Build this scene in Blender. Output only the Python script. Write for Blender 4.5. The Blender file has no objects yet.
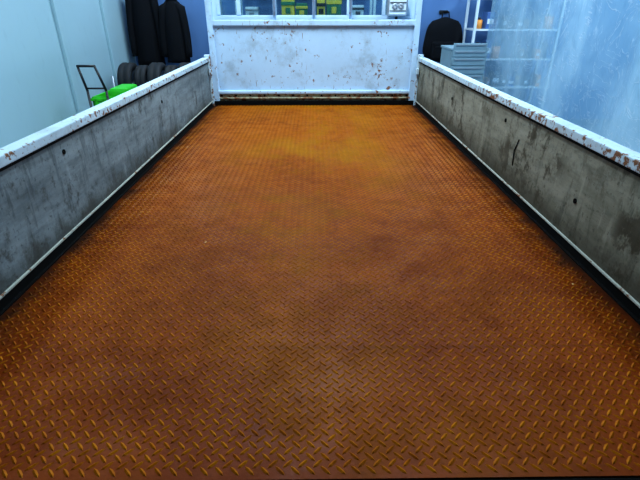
import bpy, bmesh, math, random
from mathutils import Vector, Matrix
import numpy as np
random.seed(4)
scene=bpy.context.scene
try:
    scene.view_settings.view_transform='Standard'
    scene.view_settings.look='Medium High Contrast'
except Exception as e: print(e)

# ------------------------------------------------------------ node helpers
class T:
    def __init__(s,name):
        s.m=bpy.data.materials.new(name); s.m.use_nodes=True
        s.t=s.m.node_tree; s.n=s.t.nodes; s.l=s.t.links
        s.b=s.n['Principled BSDF']; s.out=s.n['Material Output']
        s.co=s.n.new('ShaderNodeTexCoord').outputs['Object']
        s.sep=None
    def set(s,sock,v):
        if v is None: return
        if isinstance(v,bpy.types.NodeSocket): s.l.new(v,sock)
        else:
            if isinstance(v,(tuple,list)) and len(v)==3 and sock.type=='RGBA': v=(*v,1)
            sock.default_value=v
    def xyz(s):
        if s.sep is None:
            s.sep=s.n.new('ShaderNodeSeparateXYZ'); s.l.new(s.co,s.sep.inputs[0])
        return s.sep.outputs
    def mp(s,scale=(1,1,1),loc=(0,0,0),rot=(0,0,0)):
        m=s.n.new('ShaderNodeMapping'); s.l.new(s.co,m.inputs['Vector'])
        m.inputs['Scale'].default_value=scale; m.inputs['Location'].default_value=loc; m.inputs['Rotation'].default_value=rot
        return m.outputs[0]
    def noise(s,scale=5,detail=4,rough=.55,st=(1,1,1),loc=(0,0,0),dist=0,rot=(0,0,0)):
        n=s.n.new('ShaderNodeTexNoise'); s.l.new(s.mp(st,loc,rot),n.inputs['Vector'])
        n.inputs['Scale'].default_value=scale; n.inputs['Detail'].default_value=detail
        n.inputs['Roughness'].default_value=rough; n.inputs['Distortion'].default_value=dist
        return n.outputs['Fac']
    def vor(s,scale=5,st=(1,1,1),loc=(0,0,0),rnd=1):
        n=s.n.new('ShaderNodeTexVoronoi'); s.l.new(s.mp(st,loc),n.inputs['Vector'])
        n.inputs['Scale'].default_value=scale; n.inputs['Randomness'].default_value=rnd
        return n.outputs['Distance']
    def sm(s,f,a,b,lo=0.,hi=1.):
        r=s.n.new('ShaderNodeMapRange'); r.interpolation_type='SMOOTHSTEP'
        s.set(r.inputs[0],f)
        r.inputs[1].default_value=a; r.inputs[2].default_value=b; r.inputs[3].default_value=lo; r.inputs[4].default_value=hi
        return r.outputs[0]
    def mix(s,f,a,b,mode='MIX'):
        m=s.n.new('ShaderNodeMix'); m.data_type='RGBA'; m.blend_type=mode
        s.set(m.inputs[0],f); s.set(m.inputs[6],a); s.set(m.inputs[7],b); return m.outputs[2]
    def math(s,op,a,b=0.):
        m=s.n.new('ShaderNodeMath'); m.operation=op; s.set(m.inputs[0],a); s.set(m.inputs[1],b); return m.outputs[0]
    def bump(s,h,st=.3,d=.01):
        b=s.n.new('ShaderNodeBump'); b.inputs['Strength'].default_value=st; b.inputs['Distance'].default_value=d
        s.set(b.inputs['Height'],h); s.l.new(b.outputs[0],s.b.inputs['Normal'])
    def fin(s,col=None,rough=None,metal=None,spec=None):
        s.set(s.b.inputs['Base Color'],col); s.set(s.b.inputs['Roughness'],rough)
        s.set(s.b.inputs['Metallic'],metal); s.set(s.b.inputs['Specular IOR Level'],spec)
        return s.m

def simple(name,col,rough=.5,metal=0,var=.15,scale=8,spec=.5):
    t=T(name); n=t.noise(scale,3)
    c=t.mix(n,tuple(x*(1-var) for x in col),tuple(min(1,x*(1+var)) for x in col))
    return t.fin(c,rough,metal,spec)

def painted(name,base=(.50,.68,.87),rust=.575,streak=.66,fine=None,edges=False):
    t=T(name)
    n1=t.noise(3.0,6,.7); n2=t.noise(44 if edges else 26,5,.65,loc=(3,1,2)); 
    big=t.noise(1.6,2,.5,loc=(7,2,1))
    comb=t.math('ADD',t.math('MULTIPLY',n2,.62),t.math('MULTIPLY',n1,.38))
    if edges:
        x,y,z=t.xyz(); ax=t.math('ABSOLUTE',x)
        e=t.math('ADD',t.sm(ax,.798,.806,.045,0),t.sm(ax,.838,.848,0,.045))
        comb=t.math('ADD',comb,e)
    msk=t.sm(comb,rust,rust+.05)
    if fine:
        n3=t.noise(70,4,.7,loc=(9,1,2)); msk=t.math('MAXIMUM',msk,t.sm(n3,fine,fine+.04,0,.85))
    scr=t.noise(12,3,.6,st=(9,9,.9),rot=(0,.5,0.3)); m2=t.sm(scr,streak,streak+.04)
    m2=t.math('MULTIPLY',m2,t.sm(big,.42,.55))
    if not edges: msk=t.math('MAXIMUM',msk,m2)
    paint=t.mix(n1,tuple(x*.80 for x in base),tuple(min(1,x*1.1) for x in base))
    grime=t.sm(t.noise(6,6,.7,loc=(1,5,9)),.48,.72,0,.45)
    paint=t.mix(grime,paint,(.20,.23,.24))
    rc=t.mix(n2,(.09,.035,.018),(.28,.12,.05))
    c=t.mix(msk,paint,rc)
    t.bump(t.math('MULTIPLY',msk,-1),.3,.002)
    return t.fin(c,t.math('ADD',t.math('MULTIPLY',msk,.4),.4))

# floor rust
def rustmat(name,bar):
    t=T(name); x,y,z=t.xyz()
    big=t.noise(2.1,4,.6,st=(1,.8,1),loc=(2.3,0.7,0)); mid=t.noise(8,6,.7,loc=(4,1,0)); fine=t.noise(110,3,.6)
    med=t.noise(3.2,5,.65,loc=(8,3,0)); sml=t.noise(22,4,.7,loc=(1,9,0))
    band=t.noise(5,3,.5,st=(.15,1,1),loc=(0,3,0))
    c=t.mix(t.sm(med,.35,.65),(.205,.033,.0004),(.285,.055,.0004))
    c=t.mix(t.sm(mid,.45,.66,0,.32),c,(.13,.021,.0004))
    c=t.mix(t.sm(sml,.5,.7,0,.35),c,(.10,.017,.0004))
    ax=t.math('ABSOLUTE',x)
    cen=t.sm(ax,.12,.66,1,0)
    och_sheen=t.math('MULTIPLY',t.sm(t.math('ADD',t.math('MULTIPLY',big,.5),t.math('MULTIPLY',mid,.5)),.46,.60),cen)  # ochre rust patches that also paint a sheen at the far centre
    och_sheen=t.math('MULTIPLY',och_sheen,t.sm(y,.6,2.6,.25,1))
    c=t.mix(t.math('MULTIPLY',och_sheen,.8),c,(.33,.140,.0010))
    c=t.mix(t.sm(band,.5,.72,0,.22),c,(.13,.022,.0004))
    c=t.mix(t.sm(fine,.5,.75,0,.35),c,(.08,.016,.0004))
    if bar:
        c=t.mix(t.sm(t.math('ADD',t.math('MULTIPLY',mid,.5),t.math('MULTIPLY',sml,.5)),.38,.62,.62,.12),c,(.50,.19,.001))
    else:
        c=t.mix(.32,c,(.055,.009,.0004))
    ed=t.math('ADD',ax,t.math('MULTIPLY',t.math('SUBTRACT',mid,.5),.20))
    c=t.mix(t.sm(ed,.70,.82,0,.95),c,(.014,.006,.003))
    sy=t.math('ABSOLUTE',t.math('SUBTRACT',y,.80))
    c=t.mix(t.sm(sy,.0,.004,.25,0),c,(.04,.012,.004))
    v=t.vor(14,loc=(.3,.7,0)); sp=t.math('MULTIPLY',t.sm(v,.03,.06,1,0),t.sm(t.noise(2,2,loc=(4,7,0)),.55,.60))
    c=t.mix(sp,c,(.6,.42,.2))
    t.bump(t.math('ADD',mid,t.math('MULTIPLY',fine,.6)),.35,.003)
    r=t.sm(mid,.3,.7,.40,.62)
    return t.fin(c,r,0,.10)
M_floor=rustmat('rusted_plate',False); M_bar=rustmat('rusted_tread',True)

def panelmat(name,dark,light,stain,amt=(.5,.62),low=.10):
    t=T(name); x,y,z=t.xyz()
    g=t.noise(4,6,.7,st=(1,.35,2.2)); f=t.noise(40,4,.7,st=(1,.25,1)); b=t.noise(2.2,3,.6,loc=(5,2,1))
    s=t.noise(9,6,.75,st=(1,1,.8),loc=(1,8,2)); dr=t.noise(14,4,.7,st=(1,1.6,.35),loc=(2,2,5))
    sp=t.noise(60,4,.7,loc=(5,5,5))
    c=t.mix(t.sm(g,.3,.7),dark,light)
    c=t.mix(t.sm(f,.45,.75,0,.45),c,tuple(v*.5 for v in dark))
    c=t.mix(t.sm(dr,.53,.68,0,.55),c,tuple(v*.40 for v in dark))
    c=t.mix(t.sm(dr,.30,.42,.30,0),c,tuple(min(1,v*1.5) for v in light))
    c=t.mix(t.sm(sp,.58,.68,0,.6),c,tuple(v*.3 for v in dark))
    c=t.mix(t.math('MULTIPLY',t.sm(s,amt[0],amt[1],0,.85),t.sm(b,.38,.58)),c,stain)
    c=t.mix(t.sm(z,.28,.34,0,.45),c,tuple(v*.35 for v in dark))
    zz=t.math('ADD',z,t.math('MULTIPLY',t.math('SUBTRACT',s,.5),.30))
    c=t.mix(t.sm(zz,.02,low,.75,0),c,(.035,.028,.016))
    t.bump(t.math('ADD',f,s),.35,.003)
    return t.fin(c,.75,0,.3)
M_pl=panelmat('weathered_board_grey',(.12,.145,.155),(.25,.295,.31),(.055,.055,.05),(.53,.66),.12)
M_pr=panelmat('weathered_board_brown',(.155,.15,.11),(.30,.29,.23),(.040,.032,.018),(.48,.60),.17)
M_white=painted('chipped_white_paint',fine=.69)
M_rail=painted('chipped_rail_paint',(.52,.66,.75),.56,.58,fine=.655,edges=True)
M_lip=painted('rusty_lip_paint',(.42,.43,.30),.50,fine=.58)
M_trim=painted('edge_trim_paint',(.46,.48,.42),.53)
M_black=simple('grimy_black',(.006,.006,.006),.9,spec=.1)
M_rub=simple('black_rubber',(.014,.015,.018),.75,scale=20)
M_cloth=simple('black_fabric',(.006,.007,.010),.9,scale=15,spec=.2)
M_steel=simple('grey_steel',(.35,.40,.45),.4,.6)
M_green=simple('green_plastic',(.04,.55,.02),.4)
M_frame=simple('black_tube',(.010,.012,.015),.35)
M_cab=simple('cab_white_paint',(.50,.66,.82),.3,var=.05)
M_inter=simple('cab_interior',(.05,.06,.07),.7)
M_yel=simple('yellow_plastic',(.75,.60,.06),.4)
M_org=simple('orange_label',(.75,.30,.06),.5)
M_dgreen=simple('dark_green_tin',(.03,.20,.10),.4)
M_wplast=simple('white_plastic',(.62,.72,.80),.4,var=.05)
M_blueb=simple('blue_bin',(.06,.14,.35),.4)
M_card=simple('cardboard',(.35,.24,.13),.8)
M_cabgrey=simple('cabinet_grey',(.28,.40,.46),.45,.1)

def glassmat():
    t=T('window_glass'); n=t.n
    tr=n.new('ShaderNodeBsdfTransparent'); tr.inputs[0].default_value=(.88,.95,.96,1)
    gl=n.new('ShaderNodeBsdfGlossy'); gl.inputs['Roughness'].default_value=.03
    mx=n.new('ShaderNodeMixShader'); mx.inputs[0].default_value=.07
    t.l.new(tr.outputs[0],mx.inputs[1]); t.l.new(gl.outputs[0],mx.inputs[2]); t.l.new(mx.outputs[0],t.out.inputs[0])
    return t.m
M_glass=glassmat()

def curtainmat():
    t=T('translucent_plastic_sheet'); n=t.n
    big=t.noise(1.5,4,.6,st=(1,1,.7)); fine=t.noise(7,5,.75,st=(1,2.0,.5),loc=(2,2,2))
    wr=t.noise(2.6,3,.6,dist=2.2,loc=(4,4,1))
    crease=t.sm(t.math('ABSOLUTE',t.math('SUBTRACT',wr,.5)),0,.014,1,0)
    c=t.mix(t.sm(big,.3,.7),(.22,.40,.55),(.40,.59,.72))
    hi=t.math('MAXIMUM',t.sm(fine,.58,.72,0,.4),t.math('MULTIPLY',crease,.35))
    c=t.mix(hi,c,(.70,.82,.92))
    t.fin(c,.22)
    t.bump(t.math('ADD',t.noise(6,4,.6,st=(1,1.3,.4),dist=1),t.math('MULTIPLY',crease,.3)),.55,.04)
    tl=n.new('ShaderNodeBsdfTranslucent'); t.l.new(c,tl.inputs[0])
    tr=n.new('ShaderNodeBsdfTransparent'); tr.inputs[0].default_value=(.80,.92,.97,1)
    m1=n.new('ShaderNodeMixShader'); m1.inputs[0].default_value=.45
    t.l.new(t.b.outputs[0],m1.inputs[1]); t.l.new(tl.outputs[0],m1.inputs[2])
    m2=n.new('ShaderNodeMixShader'); t.l.new(t.sm(big,.35,.7,.30,.15),m2.inputs[0])
    t.l.new(m1.outputs[0],m2.inputs[1]); t.l.new(tr.outputs[0],m2.inputs[2]); t.l.new(m2.outputs[0],t.out.inputs[0])
    return t.m
M_curt=curtainmat()

def wallmat(name,a,b):
    t=T(name); g=t.noise(.9,3,.5); f=t.noise(14,4,.6,st=(1,1,.4))
    c=t.mix(g,a,b); c=t.mix(t.sm(f,.55,.8,0,.2),c,tuple(v*.6 for v in a))
    t.bump(f,.08,.01); return t.fin(c,.55)
M_wl=wallmat('pale_teal_panel',(.34,.50,.57),(.42,.59,.66))
M_wf=wallmat('blue_wall',(.09,.20,.44),(.13,.26,.52))
M_wr=wallmat('far_wall',(.30,.42,.52),(.36,.48,.58))
M_ceil=wallmat('ceiling_panel',(.5,.56,.6),(.55,.6,.64))
M_conc=wallmat('concrete',(.14,.16,.18),(.20,.22,.24))

# ------------------------------------------------------------ geometry helpers
def link(o,parent=None):
    scene.collection.objects.link(o)
    if parent: o.parent=parent
    return o
def empty(name,loc=(0,0,0)):
    e=bpy.data.objects.new(name,None); e.empty_display_size=.1; e.location=loc; scene.collection.objects.link(e); return e
class B:
    """accumulates parts into one mesh with several materials"""
    def __init__(s): s.bm=bmesh.new(); s.mats=[]
    def mi(s,m):
        if m not in s.mats: s.mats.append(m)
        return s.mats.index(m)
    def _tag(s,geom,m,smooth=False):
        i=s.mi(m); fs=set()
        for v in geom:
            for f in v.link_faces: fs.add(f)
        for f in fs: f.material_index=i; f.smooth=smooth
    def box(s,x0,x1,y0,y1,z0,z1,m,bev=0,rot=None):
        r=bmesh.ops.create_cube(s.bm,size=1); vs=r['verts']
        c=Vector(((x0+x1)/2,(y0+y1)/2,(z0+z1)/2))
        for v in vs: v.co=Vector((v.co.x*(x1-x0),v.co.y*(y1-y0),v.co.z*(z1-z0)))
        if bev:
            es=set(e for v in vs for e in v.link_edges)
            r=bmesh.ops.bevel(s.bm,geom=list(es),offset=bev,segments=2,affect='EDGES',profile=.6)
            vs=list(set(v for f in r['faces'] for v in f.verts))
            seen=set(vs); st=list(vs)
            while st:
                v=st.pop()
                for e in v.link_edges:
                    o=e.other_vert(v)
                    if o not in seen: seen.add(o); st.append(o)
            vs=list(seen)
        if rot is not None: 
            R=rot.to_3x3()
            for v in vs: v.co=R@v.co
        for v in vs: v.co+=c
        s._tag(vs,m); return vs
    def cyl(s,p0,p1,r,m,seg=16,r2=None,caps=True):
        p0=Vector(p0);p1=Vector(p1); d=p1-p0
        q=Vector((0,0,1)).rotation_difference(d.normalized())
        res=bmesh.ops.create_cone(s.bm,cap_ends=caps,segments=seg,radius1=r,radius2=r if r2 is None else r2,depth=d.length)
        for v in res['verts']: v.co=q@v.co+(p0+p1)/2
        s._tag(res['verts'],m,True)
        for v in res['verts']:
            for f in v.link_faces:
                if len(f.verts)>4: f.smooth=False
    def tube(s,pts,r,m,seg=10):
        for a,b in zip(pts[:-1],pts[1:]): s.cyl(a,b,r,m,seg)
        for p in pts[1:-1]:
            res=bmesh.ops.create_icosphere(s.bm,subdivisions=2,radius=r*1.01)
            for v in res['verts']: v.co+=Vector(p)
            s._tag(res['verts'],m,True)
    def lathe(s,prof,c,axis,m,seg=32):
        q=Vector((0,0,1)).rotation_difference(Vector(axis).normalized()); c=Vector(c)
        rings=[]
        for k in range(seg):
            a=2*math.pi*k/seg
            rings.append([s.bm.verts.new(q@Vector((r*math.cos(a),r*math.sin(a),h))+c) for r,h in prof])
        i=s.mi(m); n=len(prof)
        for k in range(seg):
            A=rings[k];Bq=rings[(k+1)%seg]
            for j in range(n):
                f=s.bm.faces.new((A[j],Bq[j],Bq[(j+1)%n],A[(j+1)%n])); f.material_index=i; f.smooth=True
    def loft(s,rings,m,cap=True):
        vs=[[s.bm.verts.new(p) for p in r] for r in rings]; i=s.mi(m); n=len(rings[0])
        for A,C in zip(vs[:-1],vs[1:]):
            for j in range(n):
                f=s.bm.faces.new((A[j],A[(j+1)%n],C[(j+1)%n],C[j])); f.material_index=i; f.smooth=True
        if cap:
            for r in (vs[0],vs[-1]):
                f=s.bm.faces.new(r); f.material_index=i
    def done(s,name,parent=None):
        bmesh.ops.recalc_face_normals(s.bm,faces=s.bm.faces)
        me=bpy.data.meshes.new(name); s.bm.to_mesh(me); s.bm.free()
        for m in s.mats: me.materials.append(m)
        return link(bpy.data.objects.new(name,me),parent)

G=-0.80   # workshop floor level (truck bed floor is z=0)
Y0,Y1=0.478,3.70; W=0.80
# ============================================================ TRUCK
truck=empty('flatbed_truck')
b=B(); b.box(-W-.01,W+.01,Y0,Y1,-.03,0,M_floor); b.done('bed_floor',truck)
# tread pattern: lozenges on a 45-degree lattice, each end pointing at the side of its neighbour
p=.0180; L=.0122; w=.0031; h=.0022
loz=np.array([(-L,0,0),(-L*.45,-w,0),(L*.45,-w,0),(L,0,0),(L*.45,w,0),(-L*.45,w,0),(-L*.55,0,h),(L*.55,0,h)])
fc=[(0,1,6),(1,2,7,6),(2,3,7),(3,4,7),(4,5,6,7),(5,0,6)]
V=[];F=[]; k=0; s2=p/math.sqrt(2)
na=int((2*W)/s2)+2; nb=int((Y1-Y0)/s2)+2
for a_ in range(na):
    cx=-W+.026+a_*s2
    if cx>W-.024: break
    ang=math.radians(45 if a_%2 else -45); ca,sa=math.cos(ang),math.sin(ang)
    for b_ in range(a_%2,nb,2):
        cy=Y0+.016+b_*s2
        if cy>Y1-.03: break
        X=loz[:,0]*ca-loz[:,1]*sa+cx; Y=loz[:,0]*sa+loz[:,1]*ca+cy
        V+=list(zip(X,Y,loz[:,2]+.0001)); F+=[tuple(v+8*k for v in f) for f in fc]; k+=1
print('lozenges',k)
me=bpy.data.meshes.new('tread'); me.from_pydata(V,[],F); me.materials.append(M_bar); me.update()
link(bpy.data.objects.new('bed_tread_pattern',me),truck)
b=B()
for sgn in (-1,1):
    xs=sorted((sgn*(W-.008),sgn*(W+.012))); b.box(xs[0],xs[1],Y0,Y1,-.02,.004,M_black)
b.done('bed_gutter',truck)

H=.355
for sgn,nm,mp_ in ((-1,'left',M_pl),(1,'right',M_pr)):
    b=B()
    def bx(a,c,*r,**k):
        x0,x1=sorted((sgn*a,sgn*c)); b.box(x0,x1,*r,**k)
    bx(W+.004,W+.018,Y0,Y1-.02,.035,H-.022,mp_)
    bx(W+.018,W+.040,Y0,Y1-.02,.03,H-.022,M_white)
    bx(W-.004,W+.046,Y0,Y1-.03,H-.028,H,M_rail,bev=.004)
    bx(W-.001,W+.012,Y0,Y1-.03,H-.036,H-.026,M_black)
    bx(W-.002,W+.010,Y0,Y1-.02,.032,.038,M_trim,bev=.0012)
    bx(W+.001,W+.03,Y0,Y1-.02,-.01,.031,M_black)
    for (y,z) in (((1.42,.28),(2.45,.25)) if sgn<0 else ((1.28,.16),(1.9,.27),(2.7,.22))):
        b.cyl((sgn*(W+.006),y,z),(sgn*(W+.001),y,z),.008,M_black,12)
    bx(W-.012,W+.030,Y1-.045,Y1-.012,-.02,H+.02,M_rail,bev=.004)
    bx(W-.022,W-.006,Y1-.10,Y1-.04,.24,.28,M_rail,bev=.003)
    b.done('side_gate_'+nm,truck)
b=B()
b.tube([(W+.003,1.74,.23),(W+.001,1.76,.18),(W+.003,1.755,.12)],.0022,M_black,6)
b.done('board_crack',truck)

# headboard with upper guard frame
b=B(); HB=.60; hw_=.785
b.box(-hw_,hw_,Y1+.0,Y1+.03,.10,HB-.02,M_white,bev=.004)
b.box(-hw_,hw_,Y1-.022,Y1+.03,.085,.112,M_white,bev=.008)
b.box(-.80,.80,Y1-.006,Y1+.03,.028,.085,M_lip)
b.box(-.80,.80,Y1-.02,Y1-.004,.050,.060,M_lip,bev=.003)
b.box(-.80,.80,Y1-.03,Y1+.01,-.01,.034,M_black)
for i in range(14):
    x=-.73+i*.1123; b.cyl((x,Y1-.010,.073),(x,Y1-.004,.073),.007,M_black,10)
b.box(-hw_,hw_,Y1-.02,Y1+.04,HB-.03,HB+.012,M_white,bev=.008)
for sgn in (-1,1):
    x0,x1=sorted((sgn*(hw_-.038),sgn*(hw_+.004))); b.box(x0,x1,Y1-.022,Y1+.04,-.02,1.32,M_white,bev=.006)
b.box(-hw_,hw_,Y1-.02,Y1+.04,1.28,1.33,M_white,bev=.006)
for sx in (-.29,.0,.27):
    b.cyl((sx,Y1+.01,HB),(sx,Y1+.01,1.30),.012,M_white,12)
b.done('headboard',truck)
b=B()
b.box(.545,.70,Y1+.05,Y1+.11,HB+.03,HB+.16,M_steel,bev=.02)
b.box(.560,.685,Y1+.043,Y1+.052,HB+.045,HB+.145,M_wplast,bev=.004)
for dz in (.07,.125): b.box(.562,.683,Y1+.038,Y1+.045,HB+dz-.002,HB+dz+.002,M_frame)
for dx in (.60,.645): b.lathe([(.001,0),(.018,0),(.022,.006),(.001,.012)],(dx,Y1+.036,HB+.10),(0,1,0),M_steel,16)
b.cyl((.622,Y1+.08,HB-.0),(.622,Y1+.08,HB+.04),.01,M_frame,8)
b.done('work_lamp',truck)

# cab
b=B(); C0,C1=Y1+.14,Y1+1.55; z0=-.42; wl=.64; wt=1.12; rt=1.22; cw=.775
b.box(-cw,cw,C0,C0+.03,z0,wl,M_cab); b.box(-cw,cw,C0,C0+.03,wt,rt,M_cab)
for s_ in (-1,1):
    x0,x1=sorted((s_*cw,s_*(cw-.05))); b.box(x0,x1,C0,C0+.03,wl,wt,M_cab)
    x0,x1=sorted((s_*cw,s_*(cw-.03)))
    b.box(x0,x1,C0+.03,C1,z0,.50,M_cab); b.box(x0,x1,C0+.03,C1,wt,rt,M_cab)
    b.box(x0,x1,C0+.03,C0+.28,.50,wt,M_cab); b.box(x0,x1,C1-.08,C1,.50,wt,M_cab)
    b.box(min(x0,x1)-.004*(s_<0),max(x0,x1)+.004*(s_>0),C0+.30,C0+.42,.30,.34,M_frame,bev=.004)
    b.cyl((s_*cw,C1-.1,.75),(s_*(cw+.06),C1-.02,.80),.009,M_frame,8)
    b.box(s_*(cw+.08)-.05,s_*(cw+.08)+.05,C1-.04,C1-.01,.80,1.0,M_frame,bev=.01)
b.box(-cw,cw,C0,C1+.02,rt-.03,rt+.02,M_cab,bev=.01)
b.box(-cw,cw,C1-.03,C1+.05,z0,.42,M_cab,bev=.015); b.box(-cw,cw,C1-.03,C1,wt,rt,M_cab)
b.box(-cw,cw,C0,C1,z0,z0+.04,M_inter)
b.box(-cw+.03,cw-.03,C1-.35,C1-.03,.1,.46,M_inter,bev=.03)
for sx in (-.38,.38):
    b.box(sx-.25,sx+.25,C0+.1,C0+.22,-.1,.52,M_inter,bev=.04); b.box(sx-.25,sx+.25,C0+.15,C0+.65,-.25,-.08,M_inter,bev=.04)
b.box(-.5,.5,C1+.04,C1+.06,-.05,.18,M_frame,bev=.005)
for sx in (-.62,.62): b.cyl((sx,C1+.03,.07),(sx,C1+.07,.07),.09,M_wplast,24)
b.box(-cw,cw,C1+.02,C1+.10,z0,z0+.18,M_frame,bev=.02)
for x0,x1 in ((-.735,-.71),(-.585,-.555),(-.31,-.285),(.25,.28),(.52,.545),(.71,.735)):
    b.box(x0,x1,C0-.008,C0+.035,wl,wt,M_cab,bev=.003)
b.box(-.74,.74,C0-.01,C0+.036,wl-.03,wl-.005,M_cab,bev=.003)
b.done('cab_body',truck)
b=B(); b.box(-.72,.72,C0+.012,C0+.017,wl,wt,M_glass); b.done('cab_rear_window',truck)
b=B(); b.box(-cw+.03,cw-.03,C1-.018,C1-.012,.42,wt,M_glass); b.done('cab_windshield',truck)
b=B()
for s_ in (-1,1): b.box(s_*(cw-.015)-.003,s_*(cw-.015)+.003,C0+.28,C1-.08,.50,wt,M_glass)
b.done('cab_side_windows',truck)
b=B(); R=.17
b.lathe([(R+.013*math.cos(a),.013*math.sin(a)) for a in [2*math.pi*i/8 for i in range(8)]],(.38,C1-.5,.45),(0,-.75,.65),M_frame,32)
b.cyl((.38,C1-.5,.45),(.38,C1-.32,.32),.02,M_frame)
b.cyl((.21,C1-.5,.45),(.55,C1-.5,.45),.012,M_frame,8)
b.done('steering_wheel',truck)
b=B()
for sx in (-.36,.36): b.box(sx-.035,sx+.035,Y0+.05,C1-.05,-.16,-.06,M_frame)
for y in (.7,1.2,1.8,2.4,3.0,3.5): b.box(-.80,.80,y-.025,y+.025,-.07,-.03,M_frame)
b.box(-.82,.82,Y0-.03,Y0,-.10,-.002,M_black,bev=.004)
b.box(-.82,.82,Y0-.045,Y0-.03,-.42,-.06,M_black,bev=.004)
b.done('chassis_frame',truck)
def tire(b,c,ax=(1,0,0),R=.29,w=.085,rim=True):
    pr=[(R*.60,-w*.8),(R*.80,-w),(R*.93,-w*.95),(R*.99,-w*.7),(R,-.25*w),(R*.985,-.2*w),(R*.985,.2*w),(R,.25*w),(R*.99,w*.7),(R*.93,w*.95),(R*.80,w),(R*.60,w*.8)]
    b.lathe(pr,c,ax,M_rub,36)
    if rim:
        b.lathe([(.02,-w*.3),(R*.35,-w*.3),(R*.55,-w*.7),(R*.61,-w*.8),(R*.61,w*.8),(R*.55,w*.7),(R*.35,w*.3),(.02,w*.3)],c,ax,M_steel,24)
for y in (1.25,C1-.45):
    for sx in (-.66,.66):
        b=B(); tire(b,(sx,y,G+.29)); b.cyl((sx*.99,y,G+.29),(0,y,G+.29),.03,M_frame,10)
        b.done('wheel_%d_%s'%(1 if y<2 else 2,'l' if sx<0 else 'r'),truck)

# ============================================================ ROOM
RX0,RX1,RY0,RY1,RZ=-2.50,4.6,-3.5,6.8,2.5
def wall(name,*a,m):
    b=B(); b.box(*a,m); return b.done(name)
wall('floor',RX0-.1,RX1+.1,RY0-.1,RY1+.1,G-.1,G,m=M_conc)
wall('ceiling',RX0-.1,RX1+.1,RY0-.1,RY1+.1,RZ,RZ+.1,m=M_ceil)
wall('wall_left',RX0-.1,RX0,RY0,RY1,G,RZ,m=M_wl)
wall('wall_right',RX1,RX1+.1,RY0,RY1,G,RZ,m=M_wr)
wall('wall_front',RX0-.1,RX1+.1,RY1,RY1+.1,G,RZ,m=M_wf)
wall('wall_back',RX0-.1,RX1+.1,RY0-.1,RY0,G,RZ,m=M_wr)
b=B()
for y in (-2.6,-1.2,.2,1.6,2.75,3.55,4.9,6.0):
    b.box(RX0,RX0+.035,y-.05,y+.05,G,RZ,M_wl,bev=.008)
b.done('trim_1')
b=B(); b.box(RX0,RX0+.02,RY0,RY1,G,G+.12,M_wr); b.done('baseboard_left')
b=B(); b.box(.95,1.42,RY1-.05,RY1-.003,G,1.5,M_wl,bev=.006); b.box(1.36,1.38,RY1-.08,RY1-.05,.1,.25,M_steel); b.done('storage_cabinet')

# plastic curtain
cb=bmesh.new(); NY,NZ=160,40; y_0,y_1=-.4,6.05
grid=[]
for i in range(NY+1):
    row=[]
    for j in range(NZ+1):
        y=y_0+(y_1-y_0)*i/NY; z=G+.02+(2.30-G)*j/NZ
        x=2.12+.030*math.sin(y*4.1+.6*math.sin(z*1.3))+.014*math.sin(y*9.7+z*.8)+.006*math.sin(y*23+z*3)
        row.append(cb.verts.new((x,y,z)))
    grid.append(row)
for i in range(NY):
    for j in range(NZ):
        f=cb.faces.new((grid[i][j],grid[i+1][j],grid[i+1][j+1],grid[i][j+1])); f.smooth=True
me=bpy.data.meshes.new('sheet'); cb.to_mesh(me); cb.free(); me.materials.append(M_curt)
cur=empty('plastic_curtain'); link(bpy.data.objects.new('sheet',me),cur)
b=B(); b.cyl((2.12,-.5,2.33),(2.12,6.1,2.33),.02,M_steel)
for i in range(12):
    b.cyl((2.12,-.3+i*.56,2.33),(2.12,-.3+i*.56,RZ),.006,M_steel,6)
b.done('curtain_rail',cur)

# ============================================================ OBJECTS
def garment(name,cx,cy,ztop,zbot,hw):
    e=empty(name)
    b=B(); rings=[]; n=28
    H_=ztop-zbot
    for k in range(15):
        t=k/14; z=ztop-H_*t
        wd=hw*(.30+.70*min(1,t*6)**.6) if t<.17 else hw*(1.0-.06*math.sin((t-.17)*4)+.08*t)
        dp=.07+.05*math.sin(math.pi*min(1,t*1.4)*.5)
        r=[]
        for i in range(n):
            a=2*math.pi*i/n; f=1+.06*math.sin(a*7+t*2)*t+.03*math.sin(a*12)
            r.append((cx+wd*math.cos(a)*f*.92,cy+dp*math.sin(a)*f,z))
        rings.append(r)
    b.loft(rings,M_cloth)
    b.done('body',e)
    b=B()
    for s_ in (-1,1):
        rings=[]
        for k in range(9):
            t=k/8; x=cx+s_*hw*(.72+.35*math.sin(t*1.9)); z=ztop-.07-H_*.82*t; r0=.060-.018*t
            rings.append([(x+r0*math.cos(2*math.pi*i/12),cy-.02-.03*t+r0*1.1*math.sin(2*math.pi*i/12),z-.03*s_*math.cos(2*math.pi*i/12)*(1-t)) for i in range(12)])
        b.loft(rings,M_cloth)
    b.done('sleeves',e)
    b=B(); b.lathe([(.07+.02*math.cos(a),.028*math.sin(a)) for a in [2*math.pi*i/8 for i in range(8)]],(cx,cy,ztop+.01),(0,-.3,1),M_cloth,20)
    b.done('collar',e)
    b=B(); b.tube([(cx,RY1-.04,ztop+.10),(cx,cy,ztop+.09),(cx,cy,ztop)],.005,M_steel,6)
    b.box(cx-.06,cx+.06,RY1-.04,RY1-.002,ztop+.06,ztop+.13,M_steel,bev=.004)
    b.done('wall_hook',e)
garment('black_jacket',-2.20,6.56,1.02,.0,.175)
garment('black_jacket',-1.81,6.50,.80,.04,.145)
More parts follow.
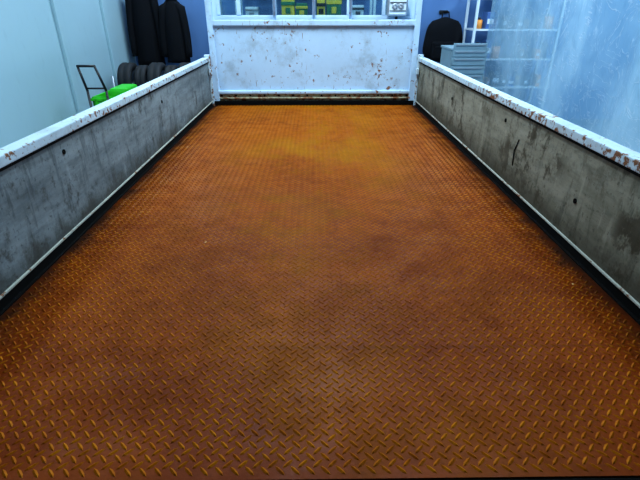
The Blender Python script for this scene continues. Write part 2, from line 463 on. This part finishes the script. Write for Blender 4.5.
def backpack(name,cx,cy,zc,w_,h_):
    e=empty(name); b=B(); rings=[];n=24
    for k in range(13):
        t=k/12; z=zc+h_/2-h_*t; s_=(1-abs(2*t-1)**4)**.5*.9+.1
        s_*=.82+.25*t
        rings.append([(cx+w_/2*s_*(abs(math.cos(a))**.7)*math.copysign(1,math.cos(a)),cy+.11*s_*(abs(math.sin(a))**.7)*math.copysign(1,math.sin(a)),z) for a in [2*math.pi*i/n for i in range(n)]])
    b.loft(rings,M_cloth); b.done('main_compartment',e)
    b=B(); b.box(cx-w_*.33,cx+w_*.33,cy-.16,cy-.08,zc-h_*.42,zc-h_*.02,M_cloth,bev=.03)
    b.tube([(cx-.05,cy,zc+h_/2-.02),(cx-.04,cy+.02,zc+h_/2+.06),(cx+.04,cy+.02,zc+h_/2+.06),(cx+.05,cy,zc+h_/2-.02)],.008,M_cloth,8)
    b.box(cx-.13,cx+.13,cy-.162,cy-.155,zc-h_*.14,zc-h_*.12,M_frame)
    b.done('front_pocket',e)
    b=B(); b.box(cx-.06,cx+.06,6.77,6.797,zc+h_/2+.04,zc+h_/2+.08,M_frame,bev=.004); b.tube([(cx,6.77,zc+h_/2+.06),(cx,cy+.02,zc+h_/2+.05),(cx,cy,zc+h_/2+.08)],.006,M_frame,6); b.done('wall_hook',e)
backpack('black_backpack',1.75,6.64,.30,.54,.56)

# tire rack
e=empty('tire_rack'); b=B(); TX0,TX1=-2.36,-1.40
for x in (TX0,TX1):
    for y in (5.58,5.98): b.cyl((x,y,G),(x,y,-.02),.016,M_steel,8)
for z in (G+.12,G+.51):
    for y in (5.66,5.90): b.cyl((TX0,y,z),(TX1,y,z),.012,M_steel,8)
for x in (TX0,TX1):
    for z in (G+.12,G+.51): b.cyl((x,5.58,z),(x,5.98,z),.012,M_steel,8)
b.done('rack_frame',e)
for r,zc in enumerate((G+.12+.155,G+.51+.155)):
    for i in range(5):
        b=B(); tire(b,(-2.235+i*.175,5.78,zc+.02),R=.225 if (i+r)%2 else .195,w=.066 if i%2 else .078); b.done('tire_%d'%(r*5+i),e)

# green cart
e=empty('green_hand_cart'); b=B()
cx0,cx1,cy0,cy1=-2.06,-1.70,4.30,4.70
b.box(cx0,cx1,cy0,cy1,G+.10,G+.13,M_frame,bev=.005)
def crate(b,z0,z1):
    t=.018
    b.box(cx0+.01,cx1-.01,cy0+.01,cy1-.01,z0,z0+t,M_green)
    for x in (cx0+.01,cx1-.01-t): b.box(x,x+t,cy0+.01,cy1-.01,z0,z1,M_green,bev=.004)
    for y in (cy0+.01,cy1-.01-t): b.box(cx0+.01,cx1-.01,y,y+t,z0,z1,M_green,bev=.004)
    b.box(cx0-.0,cx1+.0,cy0-.0,cy0+.012,z1-.035,z1-.01,M_green,bev=.003)
    b.box(cx0-.0,cx1+.0,cy0-.0,cy0+.012,z0+.03,z0+.05,M_green,bev=.003)
    for k in range(5):
        x=cx0+.04+k*.068; b.box(x,x+.012,cy0+.0,cy0+.012,z0+.03,z1-.02,M_green)
crate(b,G+.13,G+.42); crate(b,G+.42,G+.76)
b.box(cx0+.16,cx1-.03,cy0+.05,cy1-.05,G+.64,G+.83,M_green,bev=.03)
b.done('crates',e)
b=B(); hx0,hx1=cx0-.0,cx0+.17
b.tube([(hx1,cy0-.02,G+.10),(hx1,cy0-.02,G+.82),(hx1-.06,cy0-.02,G+1.03),(hx0-.04,cy0-.02,G+1.03),(hx0,cy0-.02,G+.82),(hx0,cy0-.02,G+.10)],.011,M_frame,10)
b.cyl((hx0,cy0-.02,G+.84),(hx1,cy0-.02,G+.84),.008,M_frame)
b.done('handle',e)
b=B()
for x in (cx0+.05,cx1-.05):
    for y in (cy0+.06,cy1-.06):
        b.lathe([(.006,-.015),(.045,-.015),(.05,-.008),(.05,.008),(.045,.015),(.006,.015)],(x,y,G+.05),(1,0,0),M_rub,20)
        b.box(x-.022,x+.022,y-.01,y+.01,G+.07,G+.10,M_steel)
b.done('wheels',e)

# tool cabinet with drawers
e=empty('tool_cabinet'); b=B(); x0,x1,y0,y1=1.56,1.97,5.50,5.95
b.box(x0,x1,y0,y1,G+.10,.26,M_cabgrey,bev=.008); b.box(x0-.01,x1+.01,y0-.01,y1+.01,.26,.285,M_cabgrey,bev=.004)
b.done('carcass',e)
b=B(); zz=G+.13
for hh in (.16,.14,.12,.10,.10,.08,.08,.07,.06):
    b.box(x0+.015,x1-.015,y0-.014,y0+.002,zz,zz+hh,M_cabgrey,bev=.004); b.box(x0+.04,x1-.04,y0-.028,y0-.012,zz+hh-.028,zz+hh-.012,M_steel,bev=.003); zz+=hh+.012
b.done('drawers',e)
b=B()
for x in (x0+.06,x1-.06):
    for y in (y0+.06,y1-.06): b.lathe([(.006,-.015),(.045,-.015),(.05,0),(.045,.015),(.006,.015)],(x,y,G+.05),(1,0,0),M_rub,20); b.box(x-.02,x+.02,y-.012,y+.012,G+.07,G+.10,M_steel)
b.done('casters',e)

def shelf(name,x0,x1,y0,y1,zs,top,items,fixed=None,post=M_wplast):
    e=empty(name); b=B()
    for x in (x0,x1):
        for y in (y0,y1): b.box(x-.015,x+.015,y-.015,y+.015,G,top,post)
    for z in zs: b.box(x0,x1,y0,y1,z-.02,z,post)
    b.done('shelf_frame',e)
    b=B()
    for z in zs[:-1]:
        if fixed and abs(z-fixed[0])<.01:
            for (a,c,h_,m,m2) in fixed[1]:
                b.box(a,c,y0+.03,y0+.25,z,z+h_,m,bev=.006)
                b.box(a-.006,c+.006,y0+.024,y0+.256,z+h_*.62,z+h_*.80,m2,bev=.003)
                b.box((a+c)/2-.03,(a+c)/2+.03,y0+.022,y0+.03,z+h_*.2,z+h_*.5,m2,bev=.002)
            continue
        x=x0+.03
        while x<x1-.10:
            w_=random.uniform(.06,.15); h_=random.uniform(.10,.22); m=random.choice(items)
            w_=min(w_,x1-.03-x)
            if random.random()<.5:
                r=w_*.42; b.cyl((x+w_/2,y0+.12,z),(x+w_/2,y0+.12,z+h_*.8),r,m,18); b.cyl((x+w_/2,y0+.12,z+h_*.8),(x+w_/2,y0+.12,z+h_),r*.4,M_frame,12)
            else:
                b.box(x,x+w_-.01,y0+.03,y0+.22,z,z+h_,m,bev=.006); b.box(x+.01,x+w_-.02,y0+.027,y0+.031,z+h_*.3,z+h_*.6,M_wplast)
            x+=w_+.012
    b.done('stored_goods',e)
shelf('metal_shelf',2.03,3.1,6.25,6.65,[G+.15,-.25,.10,.45,.80,1.15,1.5],1.52,[M_org,M_inter,M_card,M_blueb,M_inter])
shelf('parts_shelf',-.95,.75,6.25,6.65,[G+.15,-.25,.22,.58,1.0,1.4],1.42,[M_yel,M_dgreen,M_yel,M_inter,M_dgreen,M_green],
   fixed=(.58,[(-.40,-.24,.22,M_yel,M_dgreen),(-.22,-.08,.16,M_dgreen,M_yel),(.04,.14,.20,M_yel,M_frame),(.16,.34,.24,M_dgreen,M_yel),(-.85,-.70,.12,M_wplast,M_steel),(.48,.62,.14,M_wplast,M_inter)]))

# ============================================================ LIGHTS
tube=T('fluorescent_tube'); tube.set(tube.b.inputs['Emission Color'],(.78,.9,1,1)); tube.b.inputs['Emission Strength'].default_value=3; M_tube=tube.m
def fixture(x,y,power,L_=1.2):
    e=empty('fluorescent_ceiling_light'); b=B()
    b.box(x-.09,x+.09,y-L_/2,y+L_/2,RZ-.05,RZ-.002,M_wplast,bev=.005)
    for s_ in (-.045,.045): b.cyl((x+s_,y-L_/2+.03,RZ-.07),(x+s_,y+L_/2-.03,RZ-.07),.014,M_tube,10)
    b.done('housing',e)
    d=bpy.data.lights.new('tube_light','AREA'); d.shape='RECTANGLE'; d.size=.3; d.size_y=L_; d.energy=power; d.color=(.72,.89,1)
    o=bpy.data.objects.new('tube_light',d); o.location=(x,y,RZ-.10); link(o,e)
fixture(-1.3,5.6,36); fixture(1.3,5.6,30); fixture(0,5.7,22); fixture(0,2.7,72); fixture(-1.7,2.6,34); fixture(1.5,2.6,32)  # third fixture is an added fill, brightening the goods on the parts shelf
fixture(3.3,4.2,95); fixture(3.3,1.4,75)
w_=bpy.data.worlds.new('World'); scene.world=w_; w_.use_nodes=True
w_.node_tree.nodes['Background'].inputs[0].default_value=(.5,.7,1,1); w_.node_tree.nodes['Background'].inputs[1].default_value=.2

# ============================================================ CAMERA
cd=bpy.data.cameras.new('camera'); cd.sensor_width=36; cd.lens=450/640*36; cd.clip_start=.02
cam=bpy.data.objects.new('camera',cd); scene.collection.objects.link(cam); scene.camera=cam
cam.location=(0,0,.69)
cam.rotation_euler=(math.radians(90-27.3),0,math.radians(-.7))
